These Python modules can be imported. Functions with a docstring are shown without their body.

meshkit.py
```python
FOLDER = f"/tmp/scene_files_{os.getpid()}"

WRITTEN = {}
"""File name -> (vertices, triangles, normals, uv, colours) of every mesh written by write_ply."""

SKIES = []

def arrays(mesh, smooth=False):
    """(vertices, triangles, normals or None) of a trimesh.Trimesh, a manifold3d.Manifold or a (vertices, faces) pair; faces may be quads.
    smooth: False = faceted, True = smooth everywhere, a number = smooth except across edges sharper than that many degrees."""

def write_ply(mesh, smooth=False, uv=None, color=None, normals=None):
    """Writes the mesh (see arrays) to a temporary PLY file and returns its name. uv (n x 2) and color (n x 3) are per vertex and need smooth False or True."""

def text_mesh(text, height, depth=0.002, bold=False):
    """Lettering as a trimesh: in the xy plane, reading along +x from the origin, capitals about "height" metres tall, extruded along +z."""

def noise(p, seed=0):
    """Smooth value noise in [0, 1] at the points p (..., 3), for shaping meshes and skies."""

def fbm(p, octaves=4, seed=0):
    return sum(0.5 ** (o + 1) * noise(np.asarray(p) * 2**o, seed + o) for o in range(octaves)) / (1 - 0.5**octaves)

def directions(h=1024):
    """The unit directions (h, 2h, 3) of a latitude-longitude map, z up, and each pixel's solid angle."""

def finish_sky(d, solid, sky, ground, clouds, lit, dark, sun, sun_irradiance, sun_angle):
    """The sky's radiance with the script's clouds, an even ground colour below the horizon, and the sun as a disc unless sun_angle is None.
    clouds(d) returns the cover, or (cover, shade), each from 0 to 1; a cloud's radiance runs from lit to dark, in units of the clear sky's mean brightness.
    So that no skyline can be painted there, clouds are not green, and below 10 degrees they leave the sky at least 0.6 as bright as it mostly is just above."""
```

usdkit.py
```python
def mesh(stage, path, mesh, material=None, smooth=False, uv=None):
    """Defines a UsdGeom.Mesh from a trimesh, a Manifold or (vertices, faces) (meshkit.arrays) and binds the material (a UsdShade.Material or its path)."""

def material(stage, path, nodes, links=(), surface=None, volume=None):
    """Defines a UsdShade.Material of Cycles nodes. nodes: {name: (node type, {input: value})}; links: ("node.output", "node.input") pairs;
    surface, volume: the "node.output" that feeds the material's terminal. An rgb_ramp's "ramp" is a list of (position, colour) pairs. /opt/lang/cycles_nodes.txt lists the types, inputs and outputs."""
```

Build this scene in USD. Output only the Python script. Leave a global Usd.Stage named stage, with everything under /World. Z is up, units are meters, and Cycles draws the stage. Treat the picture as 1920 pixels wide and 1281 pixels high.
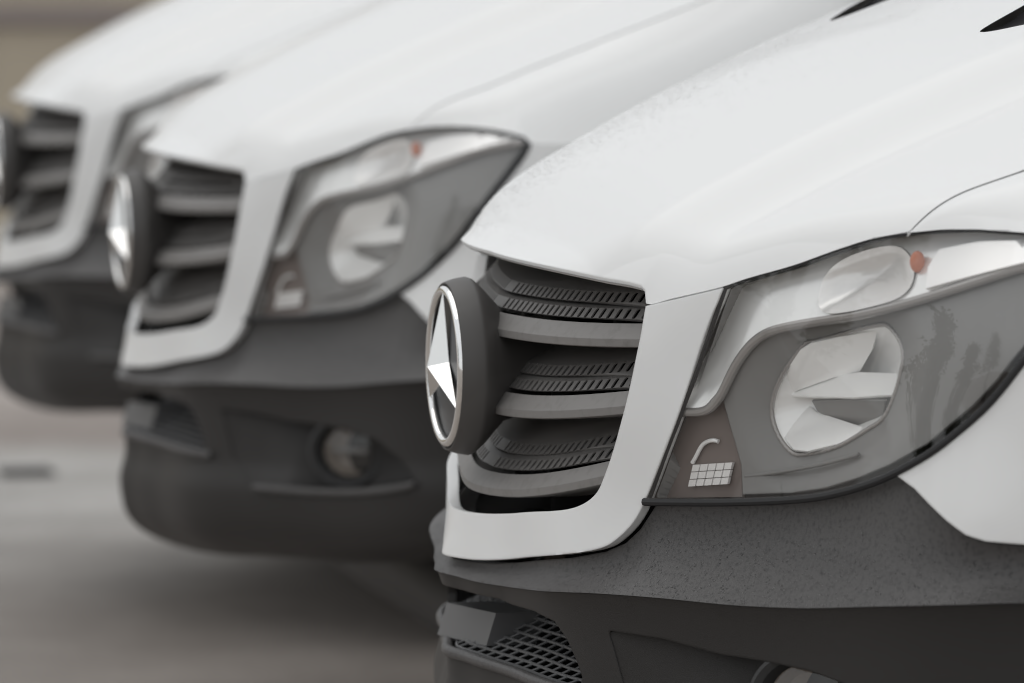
import math
import numpy as np, trimesh
import shapely, shapely.affinity
from shapely.geometry import Polygon, Point, LineString
from shapely.ops import unary_union
from scipy.interpolate import RBFInterpolator, PchipInterpolator, CubicSpline
from scipy.ndimage import map_coordinates
from scipy.spatial import Delaunay
import usdkit, meshkit
from pxr import Usd, UsdGeom, UsdLux, UsdShade, Gf, Sdf

rng = np.random.default_rng(7)
stage = Usd.Stage.CreateInMemory()
UsdGeom.SetStageUpAxis(stage, UsdGeom.Tokens.z)
UsdGeom.SetStageMetersPerUnit(stage, 1.0)
UsdGeom.Xform.Define(stage, '/World')

# ------------------------------------------------------------------ camera
# x: where the vans' noses point, y: the vans' left, z: up; origin on the ground below the nose of the nearest van
F_PX, CX, CY, VP = 9500.0, 960.0, 640.5, (-1200.0, -170.0)      # the row of vans runs towards VP
_row = np.array([VP[0] - CX, VP[1] - CY, F_PX]); _row /= np.linalg.norm(_row)
_pitch = math.atan2(CY - VP[1], F_PX)
_up = np.array([0, -math.cos(_pitch), -math.sin(_pitch)]); _up -= _row * (_up @ _row); _up /= np.linalg.norm(_up)
CAM = np.stack([np.cross(-_row, _up), -_row, _up])               # rows: x, y, z in (right, down, depth)
EYE = np.array([1.2320, 5.7995, 1.4650])
EXPOSURE = 0.04
SUN_ELEV, SUN_AZ = math.radians(62), math.radians(-50)            # azimuth from +x towards +y
SKY_STRENGTH, SUN_STRENGTH = 0.12, 0.16

cam = UsdGeom.Camera.Define(stage, '/World/camera')
R_, D_, A_ = CAM[:, 0], CAM[:, 1], CAM[:, 2]
cam.AddTransformOp().Set(Gf.Matrix4d(*R_, 0, *(-D_), 0, *(-A_), 0, *EYE, 1))
cam.CreateHorizontalApertureAttr(36.0); cam.CreateVerticalApertureAttr(36.0 * 683 / 1024)
cam.CreateFocalLengthAttr(36.0 * F_PX / 1920); cam.CreateClippingRangeAttr(Gf.Vec2f(0.1, 2000))
cam.CreateFStopAttr(4.6); cam.CreateFocusDistanceAttr(5.64); cam.CreateExposureAttr(EXPOSURE)

# ------------------------------------------------------------------ light
sd = np.array([math.cos(SUN_ELEV) * math.cos(SUN_AZ), math.cos(SUN_ELEV) * math.sin(SUN_AZ), math.sin(SUN_ELEV)])
sky_mat = usdkit.material(stage, '/World/Looks/overcast_sky', {
    'tc': ('texture_coordinate', {}),
    'n': ('noise_texture', {'scale': 2.2, 'detail': 5, 'roughness': 0.55}),
    'clouds': ('rgb_ramp', {'ramp': [(0.3, (5.6, 5.75, 5.9)), (0.7, (7.6, 7.6, 7.5))]}),
    'sky': ('sky_texture', {'sky_type': 'single_scattering', 'sun_disc': False, 'sun_elevation': SUN_ELEV, 'sun_rotation': math.atan2(sd[0], sd[1])}),
    'mx': ('mix_color', {'fac': 0.93}), 'sx': ('separate_xyz', {}), 'mr': ('map_range', {'from_min': 0.0, 'from_max': 1.0, 'to_min': 0.92, 'to_max': 1.06, 'clamp': True}), 'gm': ('vector_math', {'math_type': 'scale'}),
    'bg': ('background_shader', {'strength': SKY_STRENGTH}),
}, [('tc.generated', 'n.vector'), ('n.fac', 'clouds.fac'), ('sky.color', 'mx.a'), ('clouds.color', 'mx.b'), ('tc.generated', 'sx.vector'), ('sx.z', 'mr.value'), ('mx.result', 'gm.vector1'), ('mr.result', 'gm.scale'), ('gm.vector', 'bg.color')], surface='bg.background')
dome = UsdLux.DomeLight.Define(stage, '/World/sky')
UsdShade.MaterialBindingAPI.Apply(dome.GetPrim()).Bind(sky_mat)
dome.GetPrim().SetCustomDataByKey('kind', 'structure')
sun = UsdLux.DistantLight.Define(stage, '/World/sun')
sun.CreateIntensityAttr(SUN_STRENGTH); sun.CreateAngleAttr(60.0); sun.CreateNormalizeAttr(True); sun.CreateColorAttr(Gf.Vec3f(1.0, 0.97, 0.93))
_z = sd; _x = np.cross([0, 0, 1.0], _z); _x /= np.linalg.norm(_x); _y = np.cross(_z, _x)
sun.AddTransformOp().Set(Gf.Matrix4d(*_x, 0, *_y, 0, *_z, 0, 0, 0, 0, 1))

# ------------------------------------------------------------------ materials
def mat(name, color, rough=0.5, metal=0.0, coat=0.0, bevel=0.0, spec=0.5, bump=None, speck=None, **kw):
    """Principled paint or plastic in object space. bump: (scale, distance); speck: (scale, low, high, second colour)."""
    nodes = {'p': ('principled_bsdf', dict(base_color=color, roughness=rough, metallic=metal, coat_weight=coat, coat_roughness=0.06, specular_ior_level=spec, **kw)),
             'tc': ('texture_coordinate', {})}
    links = []
    last = None
    if bevel:
        nodes['bv'] = ('bevel', {'radius': bevel, 'samples': 4}); last = 'bv.bevel'
    if bump:
        nodes['bn'] = ('noise_texture', {'scale': bump[0], 'detail': 3}); nodes['bu'] = ('bump', {'distance': bump[1], 'strength': 1.0})
        links += [('tc.object', 'bn.vector'), ('bn.fac', 'bu.height')]
        if last: links.append((last, 'bu.normal'))
        last = 'bu.normal'
    if last: links.append((last, 'p.normal'))
    if speck:
        nodes['sn'] = ('noise_texture', {'scale': speck[0], 'detail': 3, 'roughness': 0.6})
        nodes['sr'] = ('rgb_ramp', {'ramp': [(speck[1], color), (speck[2], speck[3])]})
        links += [('tc.object', 'sn.vector'), ('sn.fac', 'sr.fac'), ('sr.color', 'p.base_color')]
    return usdkit.material(stage, '/World/Looks/' + name, nodes, links, surface='p.BSDF')

M = {}
M['paint'] = mat('white_paint', (0.80, 0.805, 0.80), 0.42, coat=0.30, bevel=0.004, bump=(2.5, 0.0012))
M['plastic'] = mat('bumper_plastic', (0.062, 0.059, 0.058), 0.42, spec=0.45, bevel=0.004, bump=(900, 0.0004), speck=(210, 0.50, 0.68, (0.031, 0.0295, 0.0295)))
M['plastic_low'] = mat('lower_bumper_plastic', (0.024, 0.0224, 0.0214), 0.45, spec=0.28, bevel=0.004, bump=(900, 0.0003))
M['slat'] = mat('slat_plastic', (0.205, 0.196, 0.188), 0.5, bevel=0.0015, bump=(700, 0.0002), speck=(60, 0.5, 0.75, (0.165, 0.158, 0.15)))
M['slat_panel'] = mat('perforated_plastic', (0.125, 0.119, 0.114), 0.5, bump=(700, 0.0002))
M['dark'] = mat('dark_plastic', (0.018, 0.018, 0.018), 0.55, bump=(400, 0.0003))
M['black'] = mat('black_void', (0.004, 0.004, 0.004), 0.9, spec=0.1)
M['housing_black'] = mat('star_housing_plastic', (0.068, 0.064, 0.061), 0.5, bevel=0.003)
M['gloss_black'] = mat('badge_black', (0.012, 0.012, 0.013), 0.35, spec=0.2)
M['chrome'] = mat('chrome', (0.92, 0.92, 0.91), 0.09, metal=1.0, bevel=0.0012)
M['mirror'] = mat('lamp_reflector', (0.97, 0.97, 0.96), 0.25, metal=0.25)
M['silver'] = mat('lamp_silver', (0.90, 0.90, 0.89), 0.26, metal=0.5)
M['bright'] = mat('lamp_bright', (0.97, 0.96, 0.95), 0.22, metal=0.35)
M['lamp_grey'] = mat('lamp_grey', (0.225, 0.222, 0.217), 0.34, bevel=0.003)
M['lamp_brown'] = mat('lamp_brown_grey', (0.20, 0.165, 0.152), 0.4, bevel=0.003)
M['bezel'] = mat('lamp_bezel', (0.36, 0.345, 0.335), 0.25, metal=0.5)
M['seal'] = mat('rubber_seal', (0.012, 0.012, 0.013), 0.6)
M['amber'] = mat('amber_bulb', (0.58, 0.235, 0.155), 0.25)
M['white_glass'] = mat('daytime_light_white', (0.93, 0.92, 0.91), 0.25, metal=0.25)
M['mesh'] = mat('intake_mesh_plastic', (0.10, 0.10, 0.102), 0.4)
M['tyre'] = mat('tyre_rubber', (0.022, 0.022, 0.022), 0.8, bump=(80, 0.001))
M['fog_inner'] = mat('fog_lamp_inner', (0.26, 0.225, 0.195), 0.3)
M['cowl'] = mat('cowl_plastic', (0.055, 0.053, 0.057), 0.55)
M['steel'] = mat('wheel_steel', (0.42, 0.42, 0.42), 0.4, metal=0.7)
def pane(name, tint, base, rough):
    """A clear cover: see-through, its gloss rising towards grazing angles alike from either side."""
    return usdkit.material(stage, '/World/Looks/' + name, {
        'lw': ('layer_weight', {'blend': 0.5}), 'pw': ('math', {'math_type': 'power', 'value2': 5.0}), 'ma': ('math', {'math_type': 'multiply_add', 'value2': 0.9 - base, 'value3': base}),
        't': ('transparent_bsdf', {'color': tint}), 'g': ('glossy_bsdf', {'color': (1, 1, 1), 'roughness': rough}),
        'm': ('mix_closure', {})}, [('lw.facing', 'pw.value1'), ('pw.value', 'ma.value1'), ('ma.value', 'm.fac'), ('t.BSDF', 'm.closure1'), ('g.BSDF', 'm.closure2')], surface='m.closure')
M['lens'] = pane('lamp_lens', (0.985, 0.985, 0.98), 0.06, 0.012)
M['glass'] = mat('dark_window_glass', (0.01, 0.012, 0.013), 0.05, coat=0.6)

# ------------------------------------------------------------------ mesh helpers
USED = {}
def obj(name, mesh, material, parent='/World', smooth=32):
    n = USED.get((parent, name), 0); USED[(parent, name)] = n + 1
    path = f'{parent}/{name}' + (f'_{n:03d}' if n else '')
    usdkit.mesh(stage, path, mesh, M[material] if isinstance(material, str) else material, smooth=smooth)
    return path
def say(path, **kw):
    p = stage.GetPrimAtPath(path)
    for k, v in kw.items(): p.SetCustomDataByKey(k, v)
def cat(*ms):
    return trimesh.util.concatenate([m for m in ms if m is not None])
def mirror(m):
    v = np.array(m.vertices) * [1, -1, 1]
    return trimesh.Trimesh(v, np.array(m.faces)[:, ::-1], process=False)
def dense(pts, h, closed=True):
    pts = np.asarray(pts, float)
    if closed: pts = np.vstack([pts, pts[:1]])
    out = []
    for a, b in zip(pts[:-1], pts[1:]):
        n = max(1, int(math.ceil(np.linalg.norm(b - a) / h)))
        out += [a + (b - a) * k / n for k in range(n)]
    if not closed: out.append(pts[-1])
    return np.array(out)
def spline(pts, n):
    """A smooth curve through the points."""
    pts = np.asarray(pts, float)
    t = np.concatenate([[0], np.cumsum(np.sqrt(np.linalg.norm(np.diff(pts, axis=0), axis=1)))])
    return np.stack([PchipInterpolator(t, pts[:, k])(np.linspace(0, t[-1], n)) if len(pts) < 3 else CubicSpline(t, pts[:, k])(np.linspace(0, t[-1], n)) for k in range(pts.shape[1])], 1)
def fill(poly, h):
    """Even triangles over a polygon (holes allowed): (2-D points, faces)."""
    poly = Polygon(poly) if not hasattr(poly, 'exterior') else poly
    if not poly.is_valid: poly = max(getattr(poly.buffer(0), 'geoms', [poly.buffer(0)]), key=lambda g: g.area)
    edge = [dense(np.array(r.coords)[:-1], h) for r in [poly.exterior, *poly.interiors]]
    x0, y0, x1, y1 = poly.bounds
    gx, gy = np.meshgrid(np.arange(x0, x1, h), np.arange(y0, y1, h * .87))
    gx = gx + (np.arange(gx.shape[0]) % 2)[:, None] * h / 2
    g = np.stack([gx.ravel(), gy.ravel()], 1)
    if len(g):
        keep = shapely.contains_xy(poly.buffer(-h * .45), g[:, 0], g[:, 1]); g = g[keep]
    p = np.vstack(edge + [g])
    p = np.unique(np.round(p, 7), axis=0)
    f = Delaunay(p).simplices
    c = p[f].mean(1)
    f = f[shapely.contains_xy(poly.buffer(1e-6), c[:, 0], c[:, 1])]
    a, b, c = p[f[:, 0]], p[f[:, 1]], p[f[:, 2]]
    area = np.abs((b[:, 0] - a[:, 0]) * (c[:, 1] - a[:, 1]) - (b[:, 1] - a[:, 1]) * (c[:, 0] - a[:, 0]))
    return p, f[area > 1e-11]
def sheet(v, f, ref):
    """A mesh whose faces turn towards the side that ref(centres) gives."""
    f = np.array(f)
    n = np.cross(v[f[:, 1]] - v[f[:, 0]], v[f[:, 2]] - v[f[:, 0]])
    flip = (n * ref(v[f].mean(1))).sum(1) < 0
    f[flip] = f[flip][:, ::-1]
    return v, f
def solid(v, f, t, ref):
    """The sheet given a thickness t away from ref, with edge walls."""
    v, f = sheet(v, f, ref)
    m = trimesh.Trimesh(v, f, process=False)
    n = np.zeros_like(v); fn = np.cross(v[f[:, 1]] - v[f[:, 0]], v[f[:, 2]] - v[f[:, 0]])
    for k in range(3): np.add.at(n, f[:, k], fn)
    n /= np.maximum(np.linalg.norm(n, axis=1, keepdims=True), 1e-12)
    e = np.vstack([f[:, [0, 1]], f[:, [1, 2]], f[:, [2, 0]]])
    key = {tuple(x) for x in e}
    rim = np.array([x for x in e if (x[1], x[0]) not in key])
    N = len(v)
    walls = np.vstack([np.stack([rim[:, 1], rim[:, 0], rim[:, 0] + N], 1), np.stack([rim[:, 1], rim[:, 0] + N, rim[:, 1] + N], 1)])
    return trimesh.Trimesh(np.vstack([v, v - n * t]), np.vstack([f, f[:, ::-1] + N, walls]), process=False)
def grid(P3, closed_u=False):
    """A mesh from rows of points P3[i, j]."""
    P3 = np.asarray(P3, float); a, b = P3.shape[:2]
    i = np.arange(a * b).reshape(a, b)
    if closed_u: i = np.hstack([i, i[:, :1]])
    q = np.stack([i[:-1, :-1], i[:-1, 1:], i[1:, 1:], i[1:, :-1]], -1).reshape(-1, 4)
    return trimesh.Trimesh(P3.reshape(-1, 3), np.vstack([q[:, [0, 1, 2]], q[:, [0, 2, 3]]]), process=False)
def tube(path, r, n=8, flat=1.0, out=None):
    path = np.asarray(path, float)
    t = np.gradient(path, axis=0); t /= np.linalg.norm(t, axis=1, keepdims=True)
    o = np.tile([1.0, 0, 0], (len(path), 1)) if out is None else out
    a = np.cross(t, o); a /= np.maximum(np.linalg.norm(a, axis=1, keepdims=True), 1e-9)
    b = np.cross(a, t)
    w = np.linspace(0, 2 * np.pi, n, endpoint=False)
    rows = path[:, None] + r * (np.cos(w)[None, :, None] * a[:, None] + flat * np.sin(w)[None, :, None] * b[:, None])
    g = grid(rows, closed_u=True)
    caps = [[i0, i0 + k, i0 + k + 1] for i0 in (0, (len(path) - 1) * n) for k in range(1, n - 1)]
    return trimesh.Trimesh(g.vertices, np.vstack([g.faces, caps]), process=False)
def lathe(profile, n=48):
    """profile: (axial x, radius) pairs turned about the x axis."""
    w = np.linspace(0, 2 * np.pi, n, endpoint=False); pr = np.asarray(profile, float)
    rows = np.stack([np.repeat(pr[:, :1], n, 1), pr[:, 1:] * np.cos(w), pr[:, 1:] * np.sin(w)], -1)
    return grid(rows, closed_u=True)
def rbox(lo, hi, r=0.01):
    import manifold3d as m3
    lo, hi = np.asarray(lo, float), np.asarray(hi, float); s = m3.Manifold.sphere(r, 12)
    m = m3.Manifold.batch_hull([s.translate([float((lo[0] + r, hi[0] - r)[i]), float((lo[1] + r, hi[1] - r)[j]), float((lo[2] + r, hi[2] - r)[k])]) for i in (0, 1) for j in (0, 1) for k in (0, 1)]).to_mesh()
    return trimesh.Trimesh(m.vert_properties[:, :3], m.tri_verts, process=False)

# ------------------------------------------------------------------ survey: measured points of the photograph as points of a van
VAN_AT = [(0.0, 0.0), (0.006, -2.556), (-0.073, -4.952)]
def ray(u, v): return CAM @ np.array([(u - CX) / F_PX, (v - CY) / F_PX, 1.0])
def at_y(u, v, y, van=0):
    d = ray(u, v); e = EYE - [*VAN_AT[van], 0]
    return e + d * ((y - e[1]) / d[1])
# the body's skin: distance from the upright axis (x = -1, y = 0) over bearing and height
SKIN = [(830, 1046, 0), (870, 1049, .055), (900, 1049, .10), (960, 1048, .175), (1060, 1042, .31), (1190, 985, .405), (1206, 940, .415), (1311, 942, .49), (1486, 938, .61), (1674, 890, .77), (1835, 774, .87), (1920, 673, .91),
        (1205, 545, .42), (1212, 572, .43), (1357, 538, .52), (1486, 499, .595), (1573, 468, .65), (1704, 437, .735), (1836, 431, .82), (2070, 470, .93), (1195, 665, .425), (1165, 800, .40), (1302, 690, .485), (1811, 1004, .875)]
_pts = [at_y(*s) for s in SKIN] + [np.array(q) for q in ((-.032, 0, .93), (-.05, 0, 1.05), (-.03, .0, 1.0), (-.7, .972, 1.0), (-.7, .972, .7), (-1., .985, .7), (-1., .985, 1.0), (-1.4, .985, .8), (-1.4, .985, 1.1), (-.55, .945, .75), (-.55, .95, 1.08))]
_pts = np.array(_pts + [p * [1, -1, 1] for p in _pts if abs(p[1]) > 1e-6])
_th = np.arctan2(_pts[:, 1], _pts[:, 0] + 1); _r = np.hypot(_pts[:, 0] + 1, _pts[:, 1])
_rbf = RBFInterpolator(np.stack([_th, _pts[:, 2] * 1.2], 1), _r, smoothing=3e-4, kernel='thin_plate_spline')
TH, ZS = np.linspace(-2.0, 2.0, 161), np.linspace(.70, 1.30, 41)
_g = _rbf(np.stack(np.meshgrid(TH, ZS * 1.2, indexing='ij'), -1).reshape(-1, 2)).reshape(161, 41)
_g = (_g + _g[::-1]) / 2
def skin_r(th, z):
    th, z = np.broadcast_arrays(np.asarray(th, float), np.clip(z, .71, 1.16))
    return map_coordinates(_g, [(th.ravel() + 2) / 4 * 160, (z.ravel() - .70) / .60 * 40], order=3, mode='nearest').reshape(th.shape)
def skin(tz, off=0.0):
    """Points on the skin at (bearing, height), moved out by off."""
    tz = np.asarray(tz, float); r = skin_r(tz[:, 0], tz[:, 1]) + off
    return np.stack([r * np.cos(tz[:, 0]) - 1, r * np.sin(tz[:, 0]), tz[:, 1]], 1)
def hit(u, v, off=0.0, van=0, rfun=None, y0=1.6, y1=-.4):
    """(bearing, height) where the line of sight through a measured point meets the skin."""
    rfun = rfun or (lambda th, z: skin_r(th, z) + off)
    d = ray(u, v); e = EYE - [*VAN_AT[van], 0]
    ys = np.linspace(y0, y1, 161); p = e + d * ((ys - e[1]) / d[1])[:, None]
    def g(p): return np.hypot(p[..., 0] + 1, p[..., 1]) - rfun(np.arctan2(p[..., 1], p[..., 0] + 1), p[..., 2])
    s = g(p); k = np.nonzero((s[:-1] > 0) & (s[1:] <= 0))[0]
    if len(k):
        a, b = ys[k[0]], ys[k[0] + 1]
        for _ in range(30):
            c = (a + b) / 2
            if g(e + d * ((c - e[1]) / d[1])) > 0: a = c
            else: b = c
    else: a = ys[np.argmin(np.abs(s))]
    q = e + d * ((a - e[1]) / d[1])
    return np.array([math.atan2(q[1], q[0] + 1), q[2]])
def hits(pts, off=0.0, **k): return np.array([hit(*p, off, **k) for p in pts])
outward = lambda c: c * [1, 1, 0] + [1, 0, 0]
def skin_solid(poly, t, h=.012, off=0.0, lift=None):
    p, f = fill(poly, h)
    return solid((lift or (lambda q: skin(q, off)))(p), f, t, outward)

van = UsdGeom.Xform.Define(stage, '/World/parked_van').GetPath().pathString

# ------------------------------------------------------------------ hood
edge_px = [(1205, 545), (1213, 571), (1260, 560), (1300, 551), (1357, 537), (1398, 523), (1486, 498), (1573, 467), (1639, 447), (1704, 436)]
edge = hits(edge_px)
E3 = skin(edge)
_fm = skin(hits([(960, 491), (1010, 503), (1060, 514), (1110, 524), (1160, 535)]))
_fc = np.linalg.lstsq(np.stack([np.ones(6), np.append(_fm[:, 1], E3[0, 1]) ** 2, np.append(_fm[:, 1], E3[0, 1]) ** 4], 1), np.append(_fm[:, 2], E3[0, 2]), rcond=None)[0]
_fy = np.array([0, .07, .14, .21, .28, .35])
front = np.vstack([np.stack([_fy, _fc[0] + _fc[1] * _fy ** 2 + _fc[2] * _fy ** 4], 1), [[a[1], a[2]] for a in E3[:1]]])   # (y, z) over the grille
Fy = np.concatenate([front[:, 0], E3[1:, 1]]); Fz = np.concatenate([front[:, 1], E3[1:, 2]])
_o = np.argsort(Fy); Fy, Fz = Fy[_o], Fz[_o]
front_z = PchipInterpolator(Fy, Fz + .0045 * (Fy < .425))
def front_x(y):
    y = np.abs(np.asarray(y, float)); z = front_z(np.clip(y, 0, Fy[-1])); x = np.zeros_like(y)
    th = y.copy()
    for _ in range(25): th = np.arcsin(np.clip(y / skin_r(th, z), -1, 1)) * .6 + th * .4
    return skin_r(th, z) * np.cos(th) - 1
_c = np.array([at_y(u, v, -.36) for u, v in ((900, 389), (960, 339), (1100, 254), (1200, 199), (1300, 149), (1400, 102), (1500, 57), (1560, 32), (1640, -3))])
crest = PchipInterpolator(_c[::-1, 0], _c[::-1, 2], extrapolate=True)
def drop(y, x):
    y = np.abs(y); yc = .41 + .16 * np.clip(-.12 - x, 0, .6); s = np.clip((y - yc + .065) / .13, 0, 1); s = s * s * (3 - 2 * s)
    return .082 * y * y + .042 * s
def hood_top(x, y):
    xx = np.clip(x, -.60, -.10)
    z = crest(xx) + (x - xx) * np.where(x < -.3, -.40, -.52) + .0115
    return z - drop(y, x) 
def hood_z(x, y):
    """The hood: a rounded lip over the front edge that runs into the sloping top."""
    y = np.asarray(y, float); fx = front_x(y); fz = front_z(np.clip(np.abs(y), 0, Fy[-1])); d = np.maximum(fx - x, 0)
    top = hood_top(x, y)
    k = np.clip(d / .055, 0, 1)                          # the lip's round
    return top - (hood_top(fx, y) - fz) * (1 - k) ** 3.0
YG = float(Fy[-1])
gap_px = [(1715, 433), (1800, 384), (1920, 312)]
gap3 = np.array([at_y(1704, 436, YG), at_y(1800, 384, YG + .025), at_y(1920, 312, YG + .05)])
gap_y = lambda x: np.interp(-x, [-gap3[0, 0], -gap3[2, 0], .75, 1.1], [YG, YG + .05, .82, .83])
_t0, _t1, _t2 = at_y(1838, 48, .30), at_y(1920, 8, .25), at_y(1920, 58, .36)
rear_x = PchipInterpolator([0, .10, .18, _t1[1], _t0[1], _t2[1], .55, .84], [-.80, -.78, -.72, _t1[0], _t0[0], _t2[0], -.79, -1.0])
_rx = rear_x; rear_x = lambda y: _rx(np.abs(y))
# rows run from the lip back, columns across
ny, nd = 241, 70
s = np.linspace(-1, 1, ny); tt = np.concatenate([np.linspace(0, 1, 26)[:-1] ** 2.2 * .14, np.linspace(.14, 1, nd - 25)])
rows = []
for k in tt:
    yf = s * YG; xf = front_x(yf); xr = rear_x(s * .80)
    x = xf + (xr - xf) * k
    y = s * np.where(np.abs(s) > -1, gap_y(np.minimum(x, gap3[0, 0])) , YG) if k > 0 else yf
    z = hood_z(x, y)
    rows.append(np.stack([x, y, z], 1))
rows = np.array(rows)
_hm = (np.abs(rows[:1, :, 1:2]) < .426) * 1.0          # a folded hem over the grille, a plain edge over the lamps
lipdown = np.concatenate([rows[:1] + _hm * [-.010, 0, -.0065] + [-.003, 0, -.0008], rows[:1] + _hm * [-.0035, 0, -.0062] + [-.002, 0, -.0006], rows[:1] + _hm * [-.0008, 0, -.0035] + [-.0008, 0, -.0003]])
tuck = rows[:1] + [-.030, 0, .003] - _hm * [0, 0, .005]
tuck2 = rows[:1] + [-.06, 0, .012]
H3 = np.concatenate([tuck2, tuck, lipdown, rows])
hm = grid(H3)
v_, f_ = sheet(np.array(hm.vertices), np.array(hm.faces), lambda c: np.tile([.5, 0, 1.0], (len(c), 1)))
hood = trimesh.Trimesh(v_, f_, process=False)
obj('hood', hood, 'paint', van, smooth=50)
# ------------------------------------------------------------------ grille frame (white U)
out_px = [(1357, 540), (1345, 570), (1330, 606), (1302, 690), (1274, 775), (1240, 865), (1212, 936), (1198, 965), (1180, 990), (1155, 1013), (1120, 1030), (1060, 1041), (960, 1048)]
in_px = [(1212, 574), (1205, 615), (1195, 665), (1180, 736), (1165, 795), (1149, 852), (1133, 897), (1124, 918), (1112, 933), (1093, 946), (1060, 956), (985, 961)]
O = hits(out_px); I = hits(in_px)
def bowl(h, z0):
    y2 = np.concatenate([[0, 0, 0], h[:, 0] ** 2]); z = np.concatenate([[z0] * 3, h[:, 1]]); c = np.linalg.lstsq(np.stack([np.ones(len(y2)), y2, y2 ** 2], 1), z, rcond=None)[0]
    return lambda t: c[0] + c[1] * t ** 2 + c[2] * t ** 4
zo, zi = at_y(830, 1046, 0)[2], at_y(850, 957, .0)[2]
bo = bowl(hits([(960, 1048), (1060, 1041)]), zo + .004); bi = bowl(hits([(985, 961), (1060, 956)]), zi + .003)
tb = np.array([.24, .18, .12, .06, 0.0])
O = np.vstack([O[:-2], np.stack([tb, bo(tb)], 1)]); I = np.vstack([I[:-1], np.stack([tb, bi(tb)], 1)])
O = np.vstack([O[:1], spline(O[1:], 90)]); I = np.vstack([I[:1], spline(I[1:], 90)])
mir = lambda a: a[::-1] * [-1, 1]
Ufull = np.vstack([O, mir(O)[1:], I[::1] * [-1, 1], I[::-1][1:]]) if False else np.vstack([O, mir(O)[1:], mir(I)[::-1], I[::-1][1:]])
fr = skin_solid(Polygon(Ufull).buffer(0), .014, .012, off=.001)
obj('grille_frame', fr, 'paint', van, smooth=40)

# grille backing and the dark panel behind the slats
opening = np.vstack([I, mir(I)[1:]])
top_z = 1.075
bk = Polygon(np.vstack([opening, [[-I[0, 0], top_z], [I[0, 0], top_z]]])).buffer(.02)
obj('grille_backing', skin_solid(bk, .01, .03, off=-.125), 'black', van)

# slats: (rim top px list, height of rim); z(y) = a + b y^2 fitted
def slat_curve(px, off):
    h = hits(px, off); y = np.sin(h[:, 0]); A = np.stack([np.ones(len(y)), y ** 2], 1)
    return np.linalg.lstsq(A, h[:, 1], rcond=None)[0], h
slats = [([(930, 590), (1000, 595), (1060, 599), (1120, 604), (1180, 609)], None), ([(960, 739), (1010, 740), (1060, 740), (1110, 738), (1150, 734)], None), ([(900, 884), (960, 886), (1000, 886), (1040, 883), (1080, 876)], None)]
def in_edge(z):   # bearing of the frame's inner edge at a height
    o = np.argsort(I[:, 1]); return np.interp(z, I[o, 1], I[o, 0])
SL = []
for px, _ in slats:
    (a, b), h = slat_curve(px, -.016); SL.append((a, b))
def slat_pt(th, off, dz, a, b):
    z = a + b * np.sin(th) ** 2 + dz
    r = skin_r(th, np.full_like(th, .93)) * .0 + skin_r(th, a + b * np.sin(th) ** 2) + off
    return np.stack([r * np.cos(th) - 1, r * np.sin(th), z], -1)
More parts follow.
